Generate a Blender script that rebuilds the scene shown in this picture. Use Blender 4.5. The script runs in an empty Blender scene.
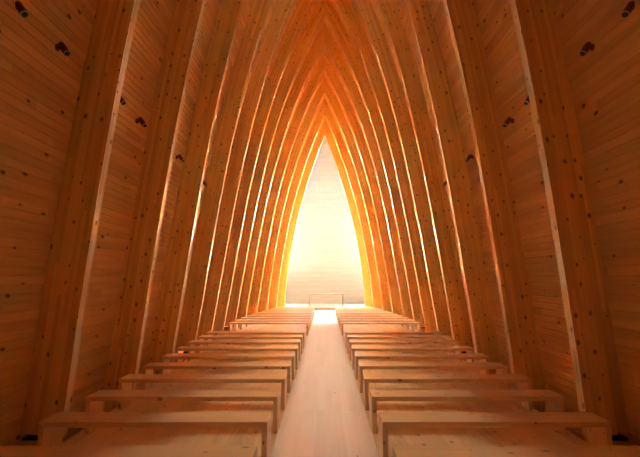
import bpy, bmesh, math, random
import numpy as np
from mathutils import Vector, Matrix
random.seed(4)
SC = bpy.context.scene
COL = SC.collection

# ---------------------------------------------------------------- camera
TILT = 6.7
cam = bpy.data.cameras.new('camera')
cam.sensor_width = 36.0
cam.lens = 456.0 / 640.0 * 36.0
cam.shift_x = -4.85 / 640.0
camo = bpy.data.objects.new('camera', cam)
COL.objects.link(camo)
camo.location = (0, 0, 1.857)
camo.rotation_euler = (math.radians(90 + TILT), 0, 0)
SC.camera = camo

# ---------------------------------------------------------------- world and light (x right, y towards the altar, z up)
w = bpy.data.worlds.new('sky'); SC.world = w
w.use_nodes = True
w.node_tree.nodes['Background'].inputs[0].default_value = (0.86, 0.93, 1.0, 1)
w.node_tree.nodes['Background'].inputs[1].default_value = 0.1

def area(name, loc, target, sx, sy, power, color):
    l = bpy.data.lights.new(name, 'AREA'); l.shape = 'RECTANGLE'
    l.size = sx; l.size_y = sy; l.energy = power; l.color = color
    o = bpy.data.objects.new(name, l); COL.objects.link(o)
    o.location = loc
    d = Vector(target) - Vector(loc)
    o.rotation_euler = d.to_track_quat('-Z', 'Y').to_euler()
    return o
DAY = (1.0, 0.98, 0.93)
HIGH_POWER, LOW_POWER, SIDE_POWER = 900000.0, 2000000.0, 2600.0
for nm, sx in (('west', -1), ('east', 1)):
    area('daylight_high_' + nm, (sx * 8.4, 54.0, 21.0), (sx * 1.0, 28.0, 6.0), 6.5, 14.0, HIGH_POWER, DAY)
    area('daylight_low_' + nm, (sx * 8.2, 54.0, 1.7), (sx * 1.0, 24.0, 9.5), 8.5, 3.0, LOW_POWER, DAY)
    area('daylight_side_' + nm, (sx * 7.5, 37.0, 5.0), (0, 27.0, 9.5), 5.0, 6.5, SIDE_POWER, DAY)
RIDGE_FILL_POWER = 2200.0
area('fill_ridge', (0, 9.5, 26.0), (0, 9.51, 0), 3.2, 9.0, RIDGE_FILL_POWER, (1.0, 0.84, 0.64))  # added fill lamp over the made-up ridge opening, lifts near benches and aisle

vs = SC.view_settings
vs.view_transform = 'Standard'; vs.look = 'None'; vs.gamma = 1.0; vs.use_curve_mapping = False
vs.exposure = 2.6
SC.cycles.max_bounces = 16
SC.cycles.diffuse_bounces = 10
SC.cycles.transparent_max_bounces = 12

# ---------------------------------------------------------------- materials
def node(nt, t, **kw):
    n = nt.nodes.new(t)
    for k, v in kw.items():
        setattr(n, k, v)
    return n
def mth(nt, op, a, b=None, c=None, clamp=False):
    n = nt.nodes.new('ShaderNodeMath'); n.operation = op; n.use_clamp = clamp
    for i, x in enumerate((a, b, c)):
        if x is None: continue
        if isinstance(x, (int, float)): n.inputs[i].default_value = x
        else: nt.links.new(x, n.inputs[i])
    return n.outputs[0]
def mixc(nt, f, a, b, mode='MIX'):
    n = nt.nodes.new('ShaderNodeMix'); n.data_type = 'RGBA'; n.blend_type = mode
    for sock, x in ((n.inputs[0], f), (n.inputs[6], a), (n.inputs[7], b)):
        if isinstance(x, (int, float)): sock.default_value = x
        elif isinstance(x, tuple): sock.default_value = (*x, 1)
        else: nt.links.new(x, sock)
    return n.outputs[2]

def pine(name, base, knot=(0.10, 0.035, 0.014), plank=0.0, plank_len=3.6, tint=0.10, lam=0.0, rough=0.45, spec=0.5,
         coat=0.0, coat_rough=0.3, knots=0.38, kscale=4.0, grain=0.16, edge_light=None):
    """pine from the UV map: u runs along the grain in metres, v across it"""
    m = bpy.data.materials.new(name); m.use_nodes = True
    nt = m.node_tree; L = nt.links.new
    bs = nt.nodes['Principled BSDF']
    uv = node(nt, 'ShaderNodeUVMap'); uv.uv_map = 'UVMap'
    oi = node(nt, 'ShaderNodeObjectInfo')
    sep = node(nt, 'ShaderNodeSeparateXYZ'); L(uv.outputs[0], sep.inputs[0])
    u, v = sep.outputs[0], sep.outputs[1]
    rnd = mth(nt, 'MULTIPLY', oi.outputs['Random'], 37.0)
    u = mth(nt, 'ADD', u, rnd)
    val = None
    if plank > 0:
        row = mth(nt, 'FLOOR', mth(nt, 'DIVIDE', v, plank))
        wn = node(nt, 'ShaderNodeTexWhiteNoise'); wn.noise_dimensions = '1D'
        L(row, wn.inputs['W'])
        u = mth(nt, 'ADD', u, mth(nt, 'MULTIPLY', wn.outputs[0], 23.0))
        seg = mth(nt, 'FLOOR', mth(nt, 'DIVIDE', u, plank_len))
        wn2 = node(nt, 'ShaderNodeTexWhiteNoise'); wn2.noise_dimensions = '2D'
        cb = node(nt, 'ShaderNodeCombineXYZ'); L(row, cb.inputs[0]); L(seg, cb.inputs[1])
        L(cb.outputs[0], wn2.inputs['Vector'])
        val = wn2.outputs[0]
        v = mth(nt, 'ADD', v, mth(nt, 'MULTIPLY', wn.outputs[0], 5.0))
    elif lam > 0:
        row = mth(nt, 'FLOOR', mth(nt, 'DIVIDE', v, lam))
        seg = mth(nt, 'FLOOR', mth(nt, 'DIVIDE', mth(nt, 'ADD', u, mth(nt, 'MULTIPLY', row, 1.37)), 3.1))
        wn2 = node(nt, 'ShaderNodeTexWhiteNoise'); wn2.noise_dimensions = '2D'
        cb = node(nt, 'ShaderNodeCombineXYZ')
        L(mth(nt, 'ADD', row, mth(nt, 'FLOOR', rnd)), cb.inputs[0]); L(seg, cb.inputs[1])
        L(cb.outputs[0], wn2.inputs['Vector'])
        val = wn2.outputs[0]
    # grain streaks
    cg = node(nt, 'ShaderNodeCombineXYZ')
    L(mth(nt, 'MULTIPLY', u, 0.9), cg.inputs[0]); L(mth(nt, 'MULTIPLY', v, 34.0), cg.inputs[1])
    L(rnd, cg.inputs[2])
    ns = node(nt, 'ShaderNodeTexNoise'); ns.inputs['Scale'].default_value = 1.0
    ns.inputs['Detail'].default_value = 3.0; ns.inputs['Distortion'].default_value = 0.35
    L(cg.outputs[0], ns.inputs['Vector'])
    g = mth(nt, 'MULTIPLY', mth(nt, 'SUBTRACT', ns.outputs[0], 0.5), grain * 2.0)
    tone = mth(nt, 'ADD', 1.0, g)
    if val is not None:
        tone = mth(nt, 'ADD', tone, mth(nt, 'MULTIPLY', mth(nt, 'SUBTRACT', val, 0.55), tint * 2.0))
    tc = node(nt, 'ShaderNodeCombineColor')
    L(tone, tc.inputs[0]); L(mth(nt, 'POWER', tone, 1.25), tc.inputs[1]); L(mth(nt, 'POWER', tone, 1.5), tc.inputs[2])
    c = mixc(nt, 1.0, base, tc.outputs[0], 'MULTIPLY')
    if edge_light:                                     # paler inner edge, partly grazing light put into the colour (v between 1.99 and 2.2)
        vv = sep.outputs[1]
        edge_light_mask = mth(nt, 'MULTIPLY', mth(nt, 'GREATER_THAN', vv, 1.99), mth(nt, 'LESS_THAN', vv, 2.2))
        c = mixc(nt, edge_light_mask, c, mixc(nt, 1.0, edge_light, tc.outputs[0], 'MULTIPLY'))
    # knots
    ck = node(nt, 'ShaderNodeCombineXYZ')
    L(mth(nt, 'MULTIPLY', u, kscale * 0.85), ck.inputs[0]); L(mth(nt, 'MULTIPLY', v, kscale * 1.35), ck.inputs[1]); L(rnd, ck.inputs[2])
    vo = node(nt, 'ShaderNodeTexVoronoi'); vo.voronoi_dimensions = '2D'; vo.inputs['Scale'].default_value = 1.0
    va = node(nt, 'ShaderNodeVectorMath'); va.operation = 'ADD'
    cr = node(nt, 'ShaderNodeCombineXYZ'); L(rnd, cr.inputs[0]); L(mth(nt, 'MULTIPLY', rnd, 1.7), cr.inputs[1])
    L(ck.outputs[0], va.inputs[0]); L(cr.outputs[0], va.inputs[1])
    L(va.outputs[0], vo.inputs['Vector'])
    sc = node(nt, 'ShaderNodeSeparateColor'); L(vo.outputs['Color'], sc.inputs[0])
    has = mth(nt, 'LESS_THAN', sc.outputs[0], knots)
    size = mth(nt, 'ADD', 0.045, mth(nt, 'MULTIPLY', sc.outputs[1], 0.085))
    edge = mth(nt, 'DIVIDE', vo.outputs['Distance'], size)
    k = mth(nt, 'MULTIPLY', mth(nt, 'SUBTRACT', 1.6, mth(nt, 'MULTIPLY', edge, 1.2), clamp=True), has, clamp=True)
    c = mixc(nt, mth(nt, 'MULTIPLY', k, 0.9), c, knot)
    L(c, bs.inputs['Base Color'])
    bs.inputs['Roughness'].default_value = rough
    bs.inputs['Specular IOR Level'].default_value = spec
    bs.inputs['Coat Weight'].default_value = coat
    bs.inputs['Coat Roughness'].default_value = coat_rough
    return m

def plain(name, col, rough=0.5, metal=0.0, spec=0.5):
    m = bpy.data.materials.new(name); m.use_nodes = True
    nt = m.node_tree; bs = nt.nodes['Principled BSDF']
    tc = node(nt, 'ShaderNodeTexCoord'); ns = node(nt, 'ShaderNodeTexNoise'); ns.inputs['Scale'].default_value = 14.0
    nt.links.new(tc.outputs['Object'], ns.inputs['Vector'])
    c = mixc(nt, ns.outputs[0], tuple(x * 0.9 for x in col), tuple(min(1, x * 1.1) for x in col))
    nt.links.new(c, bs.inputs['Base Color'])
    bs.inputs['Roughness'].default_value = rough; bs.inputs['Metallic'].default_value = metal
    bs.inputs['Specular IOR Level'].default_value = spec
    return m

def glass_mat():
    m = bpy.data.materials.new('clear window glass'); m.use_nodes = True
    nt = m.node_tree; nt.nodes.clear()
    out = node(nt, 'ShaderNodeOutputMaterial'); mx = node(nt, 'ShaderNodeMixShader')
    tr = node(nt, 'ShaderNodeBsdfTransparent'); gl = node(nt, 'ShaderNodeBsdfGlossy')
    tr.inputs[0].default_value = (0.96, 0.98, 0.97, 1); gl.inputs['Roughness'].default_value = 0.02
    fr = node(nt, 'ShaderNodeFresnel'); fr.inputs[0].default_value = 1.3
    nt.links.new(fr.outputs[0], mx.inputs[0]); nt.links.new(tr.outputs[0], mx.inputs[1]); nt.links.new(gl.outputs[0], mx.inputs[2])
    nt.links.new(mx.outputs[0], out.inputs[0])
    return m

PINE = (0.93, 0.65, 0.23)
M = {}
M['rib'] = pine('glulam pine', PINE, lam=0.045, tint=0.11, rough=0.45, spec=0.5, coat=1.0, coat_rough=0.25, knots=0.62, kscale=4.5, edge_light=(0.95, 0.84, 0.60))
M['wall'] = pine('pine wall boards', (0.90, 0.61, 0.26), plank=0.096, tint=0.10, rough=0.5, spec=0.35, knots=0.22, kscale=3.4)
M['floor'] = pine('waxed pine floor boards', (0.90, 0.65, 0.35), knot=(0.30, 0.12, 0.045), plank=0.12, tint=0.10, grain=0.26, rough=0.38, spec=0.6, coat=0.8, coat_rough=0.28, knots=0.3)
M['bench'] = pine('oiled pine bench', (0.91, 0.67, 0.37), knot=(0.34, 0.14, 0.05), lam=0.12, tint=0.05, rough=0.4, spec=0.6, coat=0.8, coat_rough=0.28, knots=0.25)
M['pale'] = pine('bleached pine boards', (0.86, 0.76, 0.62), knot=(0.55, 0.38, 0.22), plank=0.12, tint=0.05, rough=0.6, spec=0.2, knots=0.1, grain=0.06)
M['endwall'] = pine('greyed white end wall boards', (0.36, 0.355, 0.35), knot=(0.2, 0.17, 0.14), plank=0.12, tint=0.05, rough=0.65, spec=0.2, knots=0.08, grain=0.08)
M['aisle'] = pine('aisle boards with painted sheen', (0.86, 0.76, 0.66), knot=(0.5, 0.36, 0.24), plank=0.12, tint=0.05, rough=0.4, spec=0.6, coat=0.8, coat_rough=0.3, knots=0.08, grain=0.08)  # paler than the floor: reflected altar light put into the colour
M['step'] = pine('greyed altar step boards', (0.30, 0.28, 0.26), knot=(0.2, 0.17, 0.14), plank=0.12, tint=0.05, rough=0.6, spec=0.2, knots=0.08, grain=0.08)
M['altar'] = pine('altar timber', (0.24, 0.17, 0.11), lam=0.2, tint=0.03, rough=0.5, knots=0.1)
M['red'] = plain('red brown lamp enamel', (0.17, 0.022, 0.012), 0.4)
M['rim'] = plain('pale lamp rim', (0.75, 0.72, 0.68), 0.35)
M['lens'] = plain('dark lamp lens', (0.008, 0.008, 0.01), 0.12)
M['steel'] = plain('dark steel', (0.05, 0.035, 0.03), 0.5, 0.6)
M['concrete'] = plain('dark concrete slab', (0.045, 0.04, 0.036), 0.9)
M['frame'] = plain('white painted window frame', (0.8, 0.8, 0.78), 0.5)
M['glass'] = glass_mat()

# ---------------------------------------------------------------- mesh helpers
def obj(name, bm, mat, parent=None, smooth=False):
    me = bpy.data.meshes.new(name); bm.to_mesh(me); bm.free()
    me.materials.append(mat)
    if smooth:
        for p in me.polygons: p.use_smooth = True
    o = bpy.data.objects.new(name, me); COL.objects.link(o)
    if parent is not None: o.parent = parent
    return o
def empty(name, loc):
    o = bpy.data.objects.new(name, None); COL.objects.link(o)
    o.location = loc; o.empty_display_size = 0.2
    return o
def tag(o, label, cat, group=None):
    o['label'] = label; o['category'] = cat
    if group: o['group'] = group
    return o
def struct(o):
    o['kind'] = 'structure'
    return o
def new_bm():
    bm = bmesh.new(); uv = bm.loops.layers.uv.new('UVMap')
    return bm, uv
def quad(bm, uv, pts, uvs):
    vs_ = [bm.verts.new(p) for p in pts]
    f = bm.faces.new(vs_)
    for l, c in zip(f.loops, uvs): l[uv].uv = c
    return f
def box(x0, x1, y0, y1, z0, z1, grain='x', bevel=0.0, bm_uv=None):
    """a box whose UVs run along the named axis"""
    bm, uv = bm_uv or new_bm()
    tmp = bmesh.new(); bmesh.ops.create_cube(tmp, size=1.0)
    for v in tmp.verts:
        v.co = Vector(((x0 + x1) / 2 + v.co.x * (x1 - x0), (y0 + y1) / 2 + v.co.y * (y1 - y0), (z0 + z1) / 2 + v.co.z * (z1 - z0)))
    if bevel: bmesh.ops.bevel(tmp, geom=list(tmp.edges), offset=bevel, segments=2, affect='EDGES', profile=0.5)
    mp = {v: bm.verts.new(v.co) for v in tmp.verts}
    ai = 'xyz'.index(grain); oth = [k for k in range(3) if k != ai]
    for f in tmp.faces:
        nf = bm.faces.new([mp[v] for v in f.verts])
        n = f.normal; 
        for l in nf.loops:
            c = l.vert.co
            d = max(range(3), key=lambda k: abs(n[k]))
            if d == ai: l[uv].uv = (c[oth[0]], c[oth[1]])
            else:
                o_ = [k for k in oth if k != d][0]
                l[uv].uv = (c[ai], c[o_] + 3.1 * d)
    tmp.free()
    return bm, uv

# ---------------------------------------------------------------- the arch shape
PC = [[0.23329, 0.01467, 0.32557, -0.40721, -0.09062, 0.14476],
      [0.11288, -0.21386, 0.39024, -0.20111, -0.03142, 0.11575],
      [0.09926, -0.08767, 0.34803, -0.29347, -0.08299, -0.00203]]
HH = [12.75, 12.85, 12.93, 12.98, 13.0, 13.0, 12.93, 12.81, 12.49, 12.19, 11.70, 11.16]
NARCH = 12
Y0, DY, THICK, DEPTH = 5.34, 2.075, 0.14, 0.45
def arch_y(i): return Y0 + DY * i
def half_width(i, h):
    """clear half width of arch number i (0 = nearest) at height h"""
    i = min(max(i, -0.8), 11.0); t = i / 11.0
    p = [sum(c[k] * t ** k for k in range(6)) for c in PC]
    i0 = min(int(max(i, 0)), 10); fr = max(i, 0) - i0
    H = HH[i0] * (1 - fr) + HH[i0 + 1] * fr
    return (H - h) * (p[0] + p[1] * h / 10 + p[2] * h * h / 100), H
def inner_curve(i, hmin, n=72):
    H = half_width(i, 0)[1]
    hs = np.concatenate([np.linspace(hmin, H - 0.6, n - 12), np.linspace(H - 0.6, H, 13)[1:]])
    return [(half_width(i, h)[0], h) for h in hs]
def offset_curve(pts, d):
    """outward offset of a half arch, carried on until it meets the ridge line x = 0"""
    P = np.array(pts); T = np.gradient(P, axis=0); T /= np.linalg.norm(T, axis=1)[:, None]
    N = np.stack([T[:, 1], -T[:, 0]], axis=1)
    Q = [tuple(q) for q in P + N * d]
    t = T[-1]; k = -Q[-1][0] / t[0]
    Q.append((0.0, Q[-1][1] + t[1] * k))
    return Q
def resample(pts, n):
    P = np.array(pts); s = np.concatenate([[0], np.cumsum(np.linalg.norm(np.diff(P, axis=0), axis=1))])
    q = np.linspace(0, s[-1], n + 1)
    return np.stack([np.interp(q, s, P[:, 0]), np.interp(q, s, P[:, 1])], axis=1), s[-1]

# ---------------------------------------------------------------- walls: boards between the arches, real V grooves
NB = 150
def board_section(i, hmin, d=DEPTH):
    P, ln = resample(offset_curve(inner_curve(i, hmin), d), NB)
    return P
def board_shell(side, stations, j0=0, j1=NB, back=0.10, bm_uv=None):
    """loft of boards; stations = [(y, section)], boards j0..j1 counted from the foot"""
    bm, uv = bm_uv or new_bm()
    rows = []
    for y, P in stations:
        T = np.gradient(P, axis=0); T /= np.linalg.norm(T, axis=1)[:, None]
        N = np.stack([T[:, 1], -T[:, 0]], axis=1)
        row = []
        for j in range(j0, j1):
            a, b = P[j], P[j + 1]; e = 0.055
            row.append((a + (b - a) * e, j + 0.03)); row.append((b - (b - a) * e, j + 0.97))
            if j < j1 - 1:
                q = b + N[j + 1] * 0.009; q[0] = max(q[0], 0)
                row.append((q, j + 0.98))
        bk = []
        for j in list(range(j0, j1, 5)) + [j1]:
            q = P[j] + N[j] * back
            if j == NB: q = np.array([0.0, P[j][1] + back * 1.6])
            bk.append((q, j))
        rows.append((y, row, bk))
    V = [([bm.verts.new((side * q[0][0], y, q[0][1])) for q in row], [bm.verts.new((side * q[0][0], y, q[0][1])) for q in bk]) for y, row, bk in rows]
    def face(vs_, uvs):
        if side > 0: vs_ = vs_[::-1]; uvs = uvs[::-1]
        f = bm.faces.new(vs_)
        for l, c in zip(f.loops, uvs): l[uv].uv = c
    for s in range(len(rows) - 1):
        ya, yb = rows[s][0], rows[s + 1][0]
        fa, fb = V[s][0], V[s + 1][0]
        for k in range(len(fa) - 1):
            j = rows[s][1][k][1]; jn = rows[s][1][k + 1][1]
            face([fa[k], fb[k], fb[k + 1], fa[k + 1]], [(ya, j * .096), (yb, j * .096), (yb, jn * .096 - 1e-4), (ya, jn * .096 - 1e-4)])
        ga, gb = V[s][1], V[s + 1][1]
        for k in range(len(ga) - 1):
            face([ga[k], ga[k + 1], gb[k + 1], gb[k]], [(ya, k * .4), (ya, k * .4 + .4), (yb, k * .4 + .4), (yb, k * .4)])
        face([fa[0], ga[0], gb[0], fb[0]], [(ya, 0), (ya, .09), (yb, .09), (yb, 0)])
        face([fa[-1], fb[-1], gb[-1], ga[-1]], [(ya, 0), (yb, 0), (yb, .09), (ya, .09)])
    return bm
CH_Y0, CH_YW, CH_Y1 = arch_y(11) + THICK + 0.10, 31.5, 36.5
foot = -0.45
stations = [(-4.0, board_section(-0.8, foot))] + [(arch_y(i) + THICK / 2, board_section(i, foot)) for i in range(NARCH)]
sec_wide = board_section(6, foot, 0.60)
stations += [(CH_Y0 - 0.02, board_section(11, foot)), (CH_Y0, sec_wide), (CH_YW, sec_wide)]
JR = NB - 17                                   # ridge opening over four near bays, added for the fill light
for side, nm in ((-1, 'wall_left'), (1, 'wall_right')):
    bu = new_bm()
    board_shell(side, stations[:2], 0, NB, 0.10, bu)
    board_shell(side, stations[1:6], 0, JR, 0.10, bu)
    board_shell(side, stations[5:], 0, NB, 0.10, bu)
    struct(obj(nm, bu[0], M['wall']))
# chancel: boards above the tall side windows; low boards below added to cut low daylight
JS, JW = 32, 132
for side, nm in ((-1, 'ceiling_chancel_left'), (1, 'ceiling_chancel_right')):
    struct(obj(nm, board_shell(side, [(CH_YW + 0.002, sec_wide), (CH_Y1, sec_wide)], JW, NB), M['pale']))
    struct(obj('added_low_chancel_boards' + nm[15:], board_shell(side, [(CH_YW + 0.002, sec_wide), (CH_Y1, sec_wide)], 0, JS), M['pale']))

# tall side windows of the chancel, following the curve of the wall
def bar_loft(bm, uv, side, P, y0, y1, d0, d1):
    """a solid strip along section points P, between y0 and y1, offset d0..d1 outward"""
    T = np.gradient(P, axis=0); T /= np.linalg.norm(T, axis=1)[:, None]
    N = np.stack([T[:, 1], -T[:, 0]], axis=1)
    A, B = P + N * d0, P + N * d1
    ring = [[bm.verts.new((side * q[0], y, q[1])) for q, y in ((A[k], y0), (A[k], y1), (B[k], y1), (B[k], y0))] for k in range(len(P))]
    for k in range(len(P) - 1):
        for m_ in range(4):
            f = bm.faces.new([ring[k][m_], ring[k][(m_ + 1) % 4], ring[k + 1][(m_ + 1) % 4], ring[k + 1][m_]])
            for l, c in zip(f.loops, ((0, k), (.1, k), (.1, k + 1), (0, k + 1))): l[uv].uv = c
    bm.faces.new(ring[0]); bm.faces.new(ring[-1][::-1])
    bmesh.ops.recalc_face_normals(bm, faces=bm.faces[:])
for side, nm in ((-1, 'window_1'), (1, 'window_2')):
    P = sec_wide[JS:JW + 1:4]
    bm, uv = new_bm()
    ys = np.linspace(CH_YW + 0.03, CH_Y1 - 0.10, 4)
    for y in ys: bar_loft(bm, uv, side, P, y, y + 0.05, 0.0, 0.10)
    for k in (8, 14, 20, 26, 32):
        bar_loft(bm, uv, side, sec_wide[k * 4:k * 4 + 2], ys[0] + .07, ys[-1], 0.01, 0.09)
    fr = struct(obj(nm, bm, M['frame']))
    bm, uv = new_bm(); bar_loft(bm, uv, side, P, ys[0] + 0.05, ys[-1] + 0.02, 0.045, 0.06)
    obj('pane', bm, M['glass'], fr)

# added ridge skylight, unseen, lets the fill light in: two sloping panes with slim bars, one pane strip on each side of the ridge
bm, uv = new_bm(); pb = new_bm()
for a, b in zip(stations[1:5], stations[2:6]):
    for side in (-1, 1):
        P = (a[1] + b[1])[JR:] / 2
        bar_loft(bm, uv, side, P[::4], a[0] + 0.08, a[0] + 0.12, 0.02, 0.09)
        bar_loft(bm, uv, side, P[:2], a[0] + 0.12, b[0] - 0.08, 0.02, 0.09)
        bar_loft(pb[0], pb[1], side, P[:-1:3], a[0] + 0.12, b[0] - 0.08, 0.05, 0.06)
fr = struct(obj('fill_skylight', bm, M['frame'])); obj('pane', pb[0], M['glass'], fr)

# end wall: pointed, pale boards laid level
def end_wall(P, y, t, n=14):
    bm, uv = new_bm()
    pts = [(-q[0], q[1]) for q in P[::3]] + [(q[0], q[1]) for q in P[::3][::-1][1:]]
    for yy, flip in ((y, False), (y + t, True)):
        vs_ = [bm.verts.new((x, yy, z)) for x, z in pts]
        f = bm.faces.new(vs_[::-1] if not flip else vs_)
        for l in f.loops: l[uv].uv = (l.vert.co.x, l.vert.co.z)
    bmesh.ops.recalc_face_normals(bm, faces=bm.faces[:])
    return bm
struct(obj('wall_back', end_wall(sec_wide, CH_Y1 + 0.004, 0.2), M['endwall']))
struct(obj('wall_front', end_wall(board_section(-0.8, foot), -4.21, 0.2), M['wall']))

# ---------------------------------------------------------------- floor, trench slab, altar step
def floor_half(y):
    i = (y - Y0) / DY
    return half_width(i, 0.0)[0] + 0.07
def floor_mesh(ys, half, z0, z1):
    bm, uv = new_bm()
    top = [[bm.verts.new((s * half(y), y, z1)) for s in (-1, 1)] for y in ys]
    bot = [[bm.verts.new((s * half(y), y, z0)) for s in (-1, 1)] for y in ys]
    def fc(v):
        f = bm.faces.new(v)
        for l in f.loops: l[uv].uv = (l.vert.co.y, l.vert.co.x + (0.37 if abs(l.vert.co.z - z1) > 1e-6 else 0))
    for k in range(len(ys) - 1):
        fc([top[k][0], top[k][1], top[k + 1][1], top[k + 1][0]])
        fc([bot[k][0], bot[k + 1][0], bot[k + 1][1], bot[k][1]])
        fc([top[k][0], top[k + 1][0], bot[k + 1][0], bot[k][0]])
        fc([top[k][1], bot[k][1], bot[k + 1][1], top[k + 1][1]])
    fc([top[0][0], bot[0][0], bot[0][1], top[0][1]])
    fc([top[-1][0], top[-1][1], bot[-1][1], bot[-1][0]])
    return bm
ys = [-3.95] + [arch_y(i) for i in range(12)] + [CH_Y0 + 0.1]
struct(obj('floor', floor_mesh(ys, floor_half, -0.09, 0.0), M['floor']))
struct(obj('floor_sheen_strip', floor_mesh([-3.9, 5, 10, 15, 20, 25, CH_Y0 + 0.09], lambda y: 0.58, 0.0005, 0.005), M['aisle']))  # thin strip over the floor carrying the painted aisle sheen
struct(obj('floor_slab', floor_mesh([-4.0, 5, 10, 15, 20, 25, 28.4, 36.7], lambda y: 4.5, -0.55, -0.305), M['concrete']))
struct(obj('floor_chancel', floor_mesh([CH_Y0 + 0.102, CH_Y1], lambda y: 3.6, -0.09, 0.0), M['pale']))
struct(obj('floor_altar_step', floor_mesh([30.4, CH_Y1], lambda y: 3.4, 0.0, 0.16), M['step']))

# ---------------------------------------------------------------- laminated arches
def rib_mesh(i, side, y):
    inn = inner_curve(i, 0.13); out = offset_curve(inn, DEPTH + 0.004)
    bm, uv = new_bm()
    s = np.concatenate([[0], np.cumsum(np.linalg.norm(np.diff(np.array(inn), axis=0), axis=1))])
    n = len(inn)
    def V(p, yy): return (side * p[0], yy, p[1])
    ch = 0.006
    def add(pts, uvs):
        if side < 0: pts = pts[::-1]; uvs = uvs[::-1]
        quad(bm, uv, pts, uvs)
    for k in range(n - 1):
        a, b, c, d = inn[k], inn[k + 1], out[k + 1], out[k]
        u0, u1 = s[k], s[k + 1]
        for yy, fl, v0 in ((y, 1, 0.0), (y + THICK, 0, 1.3)):
            p = [V(a, yy), V(d, yy), V(c, yy), V(b, yy)]; q = [(u0, v0), (u0, v0 + DEPTH), (u1, v0 + DEPTH), (u1, v0)]
            if not fl: p, q = p[::-1], q[::-1]
            add(p, q)
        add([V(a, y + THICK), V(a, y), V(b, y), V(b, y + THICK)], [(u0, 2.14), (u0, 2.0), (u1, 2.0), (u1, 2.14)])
        add([V(d, y), V(d, y + THICK), V(c, y + THICK), V(c, y)], [(u0, 3.0), (u0, 3.14), (u1, 3.14), (u1, 3.0)])
    # ridge piece and foot
    a, d, r = inn[-1], out[n - 1], out[n]
    r = (0.0, r[1])
    for yy, fl, v0 in ((y, 1, 0.0), (y + THICK, 0, 1.3)):
        p = [V(a, yy), V(d, yy), V(r, yy)]; q = [(s[-1], v0), (s[-1], v0 + DEPTH), (s[-1] + .3, v0 + DEPTH)]
        if not fl: p, q = p[::-1], q[::-1]
        add(p, q)
    add([V(d, y), V(d, y + THICK), V(r, y + THICK), V(r, y)], [(0, 3.0), (0, 3.14), (.3, 3.14), (.3, 3.0)])
    add([V(inn[0], y), V(inn[0], y + THICK), V(out[0], y + THICK), V(out[0], y)], [(0, 0), (.14, 0), (.14, .42), (0, .42)])
    bmesh.ops.remove_doubles(bm, verts=bm.verts[:], dist=1e-5)
    return bm
def foot_block(i, side, y):
    """timber foot on the slab, set back below the end of the rib"""
    x0 = half_width(i, 0.0)[0] + 0.20
    return box(side * x0 if side > 0 else -(x0 + 0.20), (x0 + 0.20) if side > 0 else -x0, y + 0.01, y + THICK - 0.01, -0.305, 0.10, 'z', 0.006)[0]
def shoe(i, side, y):
    x0 = half_width(i, 0.0)[0] + 0.05
    bm, uv = box(side * x0 if side > 0 else -(x0 + 0.36), (x0 + 0.36) if side > 0 else -x0, y - 0.01, y + THICK + 0.01, 0.10, 0.13, 'x', 0.004)
    for k in (0.08, 0.28):
        m4 = Matrix.Translation((side * (x0 + k), y - 0.016, 0.115)) @ Matrix.Rotation(math.radians(90), 4, 'X')
        bmesh.ops.create_cone(bm, cap_ends=True, segments=12, radius1=0.012, radius2=0.012, depth=0.014, matrix=m4)
    return bm
ARCH_LABEL = [
 'wide pine arch standing nearest, its feet just behind the first whole bench row',
 'pine arch second from the front, the next one beyond the nearest wide arch',
 'pine arch third from the front, its foot just past the sixth row of benches',
 'pine arch fourth from the front, rising between the eighth and ninth bench rows',
 'pine arch fifth from the front, at the end of the near block of benches',
 'pine arch sixth from the front, beside the gap before the far block of benches',
 'orange lit pine arch with the topmost pointed tip seen in the picture',
 'orange lit pine arch whose tip is second from the top of the picture',
 'orange lit pine arch whose tip is third from the top of the picture',
 'orange lit pine arch fourth down in the stack of pointed tips',
 'small golden pine arch next before the last one, its white edge around it',
 'last and smallest golden pine arch, framing the bright altar wall']
for i in range(NARCH):
    y = arch_y(i)
    e = empty('timber_arch', (0, y, 0))
    tag(e, ARCH_LABEL[i], 'arch', 'laminated pine arches along the nave')
    for side in (-1, 1):
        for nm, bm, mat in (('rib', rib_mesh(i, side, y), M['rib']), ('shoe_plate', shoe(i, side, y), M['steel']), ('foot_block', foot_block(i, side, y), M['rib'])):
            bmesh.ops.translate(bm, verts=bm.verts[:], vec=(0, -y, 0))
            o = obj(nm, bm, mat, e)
            if nm == 'shoe_plate': o['label'] = 'dark steel shoe plate'

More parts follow.
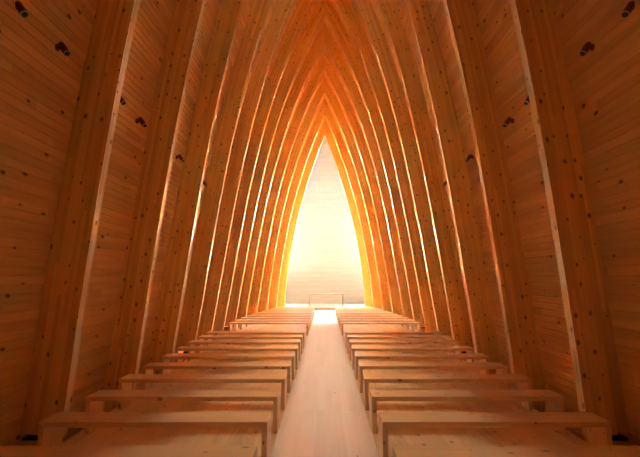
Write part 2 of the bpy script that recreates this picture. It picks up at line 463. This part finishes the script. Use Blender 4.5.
# ---------------------------------------------------------------- benches
EX = [3.0, 3.8, 4.85, 7, 10, 13, 16, 18, 20, 22, 24, 26, 28]
EV = [2.80, 2.86, 2.92, 3.04, 3.20, 3.34, 3.37, 3.35, 3.27, 3.12, 2.94, 2.74, 2.55]
SEAT_H, BT, BD, XI = 0.44, 0.056, 0.36, 0.588
def make_bench(side, ln, y):
    """three boards mitred into a low bridge: seat and two end panels; origin at the aisle end"""
    e = empty('bench', (side * XI, y, 0))
    bm, uv = new_bm()
    # seat with mitred ends
    def prism(prof, y0, y1, grain):
        bm, uv = new_bm()
        a = [bm.verts.new((p[0], y0, p[1])) for p in prof]; b = [bm.verts.new((p[0], y1, p[1])) for p in prof]
        fs = [bm.faces.new(a), bm.faces.new(b[::-1])]
        n = len(prof)
        for k in range(n): fs.append(bm.faces.new([a[k], b[k], b[(k + 1) % n], a[(k + 1) % n]]))
        bmesh.ops.recalc_face_normals(bm, faces=bm.faces[:])
        bmesh.ops.bevel(bm, geom=bm.edges[:], offset=0.003, segments=1, affect='EDGES')
        bm.normal_update()
        for f in bm.faces:
            for l in f.loops:
                c = l.vert.co; nn = f.normal
                if grain == 'x':
                    l[bm.loops.layers.uv[0]].uv = (c.x, c.y) if abs(nn.z) > 0.6 else (c.x, c.z + 2.0)
                else:
                    l[bm.loops.layers.uv[0]].uv = (c.z, c.y) if abs(nn.x) > 0.6 else (c.z, c.x + 2.0)
        return bm
    H, T = SEAT_H, BT
    S = lambda pr: [(side * x, z) for x, z in pr]
    obj('seat', prism(S([(0, H), (ln, H), (ln - T, H - T), (T, H - T)]), 0, BD, 'x'), M['bench'], e)
    g = 0.0005
    obj('end_panel', prism(S([(0, H - g), (T, H - T - g), (T, 0), (0, 0)]), 0, BD, 'z'), M['bench'], e)
    obj('end_panel', prism(S([(ln, H - g), (ln, 0), (ln - T, 0), (ln - T, H - T - g)]), 0, BD, 'z'), M['bench'], e)
    return e
near_n, far_n = 10, 11
rows = [(k - 1) for k in range(near_n)] + [11 + k for k in range(far_n)]
NUM = ['first', 'second', 'third', 'fourth', 'fifth', 'sixth', 'seventh', 'eighth', 'ninth', 'tenth', 'eleventh']
for side in (-1, 1):
    sd = 'left' if side < 0 else 'right'
    for n, k in enumerate(rows):
        y = 4.85 + 1.0375 * k
        ln = float(np.interp(y, EX, EV)) - XI
        b = make_bench(side, ln, y)
        blk = 'near' if n < near_n else 'far'
        q = n if n < near_n else n - near_n
        if n == 0: lab = f'pine bench {sd} of the aisle, nearest of all and cut off by the picture edge'
        elif n == near_n - 1: lab = f'pine bench {sd} of the aisle, last of the near block, before the gap'
        elif n == near_n: lab = f'pine bench {sd} of the aisle, first of the far block, just after the gap'
        elif n == len(rows) - 1: lab = f'pine bench {sd} of the aisle, farthest of all, closest to the altar'
        elif n == 1: lab = f'long pine bench {sd} of the aisle, first one seen whole, beside the nearest arch'
        else: lab = f'pine bench {sd} of the aisle, {NUM[q]} row of the {blk} block'
        tag(b, lab, 'bench', f'pine benches {sd} of the aisle')

# ---------------------------------------------------------------- altar
t = empty('altar_table', (0.1, 31.2, 0.16))
tag(t, 'thin gate-shaped pale wooden altar table before the bright end wall', 'altar')
AW, AH, AT, AD = 1.15, 0.90, 0.055, 0.8
obj('table_top', box(-AW, AW, 0, AD, AH - AT, AH, 'x', 0.004)[0], M['altar'], t)
for s in (-1, 1):
    obj('leg_panel', box(min(s * AW, s * (AW - AT)), max(s * AW, s * (AW - AT)), 0, AD, 0, AH - AT, 'z', 0.003)[0], M['altar'], t)

# ---------------------------------------------------------------- wall spotlights
def cyl(bm, a, b, r, r2=None, seg=20, cap=True):
    a, b = Vector(a), Vector(b); d = b - a
    m4 = Matrix.Translation((a + b) / 2) @ d.to_track_quat('Z', 'Y').to_matrix().to_4x4()
    bmesh.ops.create_cone(bm, cap_ends=cap, segments=seg, radius1=r, radius2=r if r2 is None else r2, depth=d.length, matrix=m4)
def wall_point(y, h):
    i = (y - Y0) / DY
    P = np.array(offset_curve(inner_curve(i, foot), DEPTH))
    k = np.argmin(abs(P[:-1, 1] - h)); tq = P[k + 1] - P[k - 1]; tq /= np.linalg.norm(tq)
    x = np.interp(h, P[:-1, 1], P[:-1, 0])
    return np.array([x, h]), np.array([-tq[1], tq[0]])     # point and inward normal
def spotlight(y, h, side, lab):
    p, nn = wall_point(y, h)
    N = Vector((side * nn[0], 0, nn[1]))
    root = Vector((side * p[0], y, p[1]))
    e = empty('spotlight', root)
    tag(e, lab, 'spotlight', 'red-brown spotlights on the board walls')
    joint = N * 0.06
    bm, uv = new_bm(); cyl(bm, (0, 0, 0), N * 0.022, 0.038); obj('base_plate', bm, M['red'], e, False)
    bm, uv = new_bm(); cyl(bm, N * 0.02, joint, 0.013); bmesh.ops.create_uvsphere(bm, u_segments=14, v_segments=8, radius=0.02, matrix=Matrix.Translation(joint))
    obj('arm', bm, M['red'], e)
    aim = Vector((-side * 0.56, -0.12, -0.80)).normalized()
    back = joint + Vector((-side * 0.028, -0.0, -0.0)) - aim * 0.055; tip = back + aim * 0.14
    bm, uv = new_bm(); cyl(bm, back, tip, 0.034, 0.036, 24); cyl(bm, back - aim * 0.016, back, 0.024, 0.033, 24)
    hd = obj('lamp_head', bm, M['red'], e)
    bm, uv = new_bm(); cyl(bm, tip - aim * 0.004, tip + aim * 0.007, 0.0375, seg=24); rim = obj('rim', bm, M['rim'], hd); rim['label'] = 'pale lens rim'
    bm, uv = new_bm(); cyl(bm, tip + aim * 0.004, tip + aim * 0.011, 0.029, seg=24); ls = obj('lens', bm, M['lens'], hd); ls['label'] = 'black lens'
SP = [(4.12, 4.49, 'topmost spotlight on the {} wall, at the upper corner of the picture'),
      (4.80, 4.45, 'second spotlight from the top on the {} wall, in the nearest bay of boards'),
      (6.16, 4.43, 'spotlight on the {} wall half hidden behind the nearest arch, its pale lens showing'),
      (6.94, 4.38, 'spotlight on the {} wall in the full bay between the nearest two arches'),
      (9.0, 4.37, 'small spotlight on the {} wall in the narrow strip between second and third arch'),
      (11.12, 4.31, 'tiny spotlight on the {} wall just beyond the third arch')]
for side in (-1, 1):
    for y, h, lab in SP:
        spotlight(y, h, side, lab.format('left' if side < 0 else 'right'))
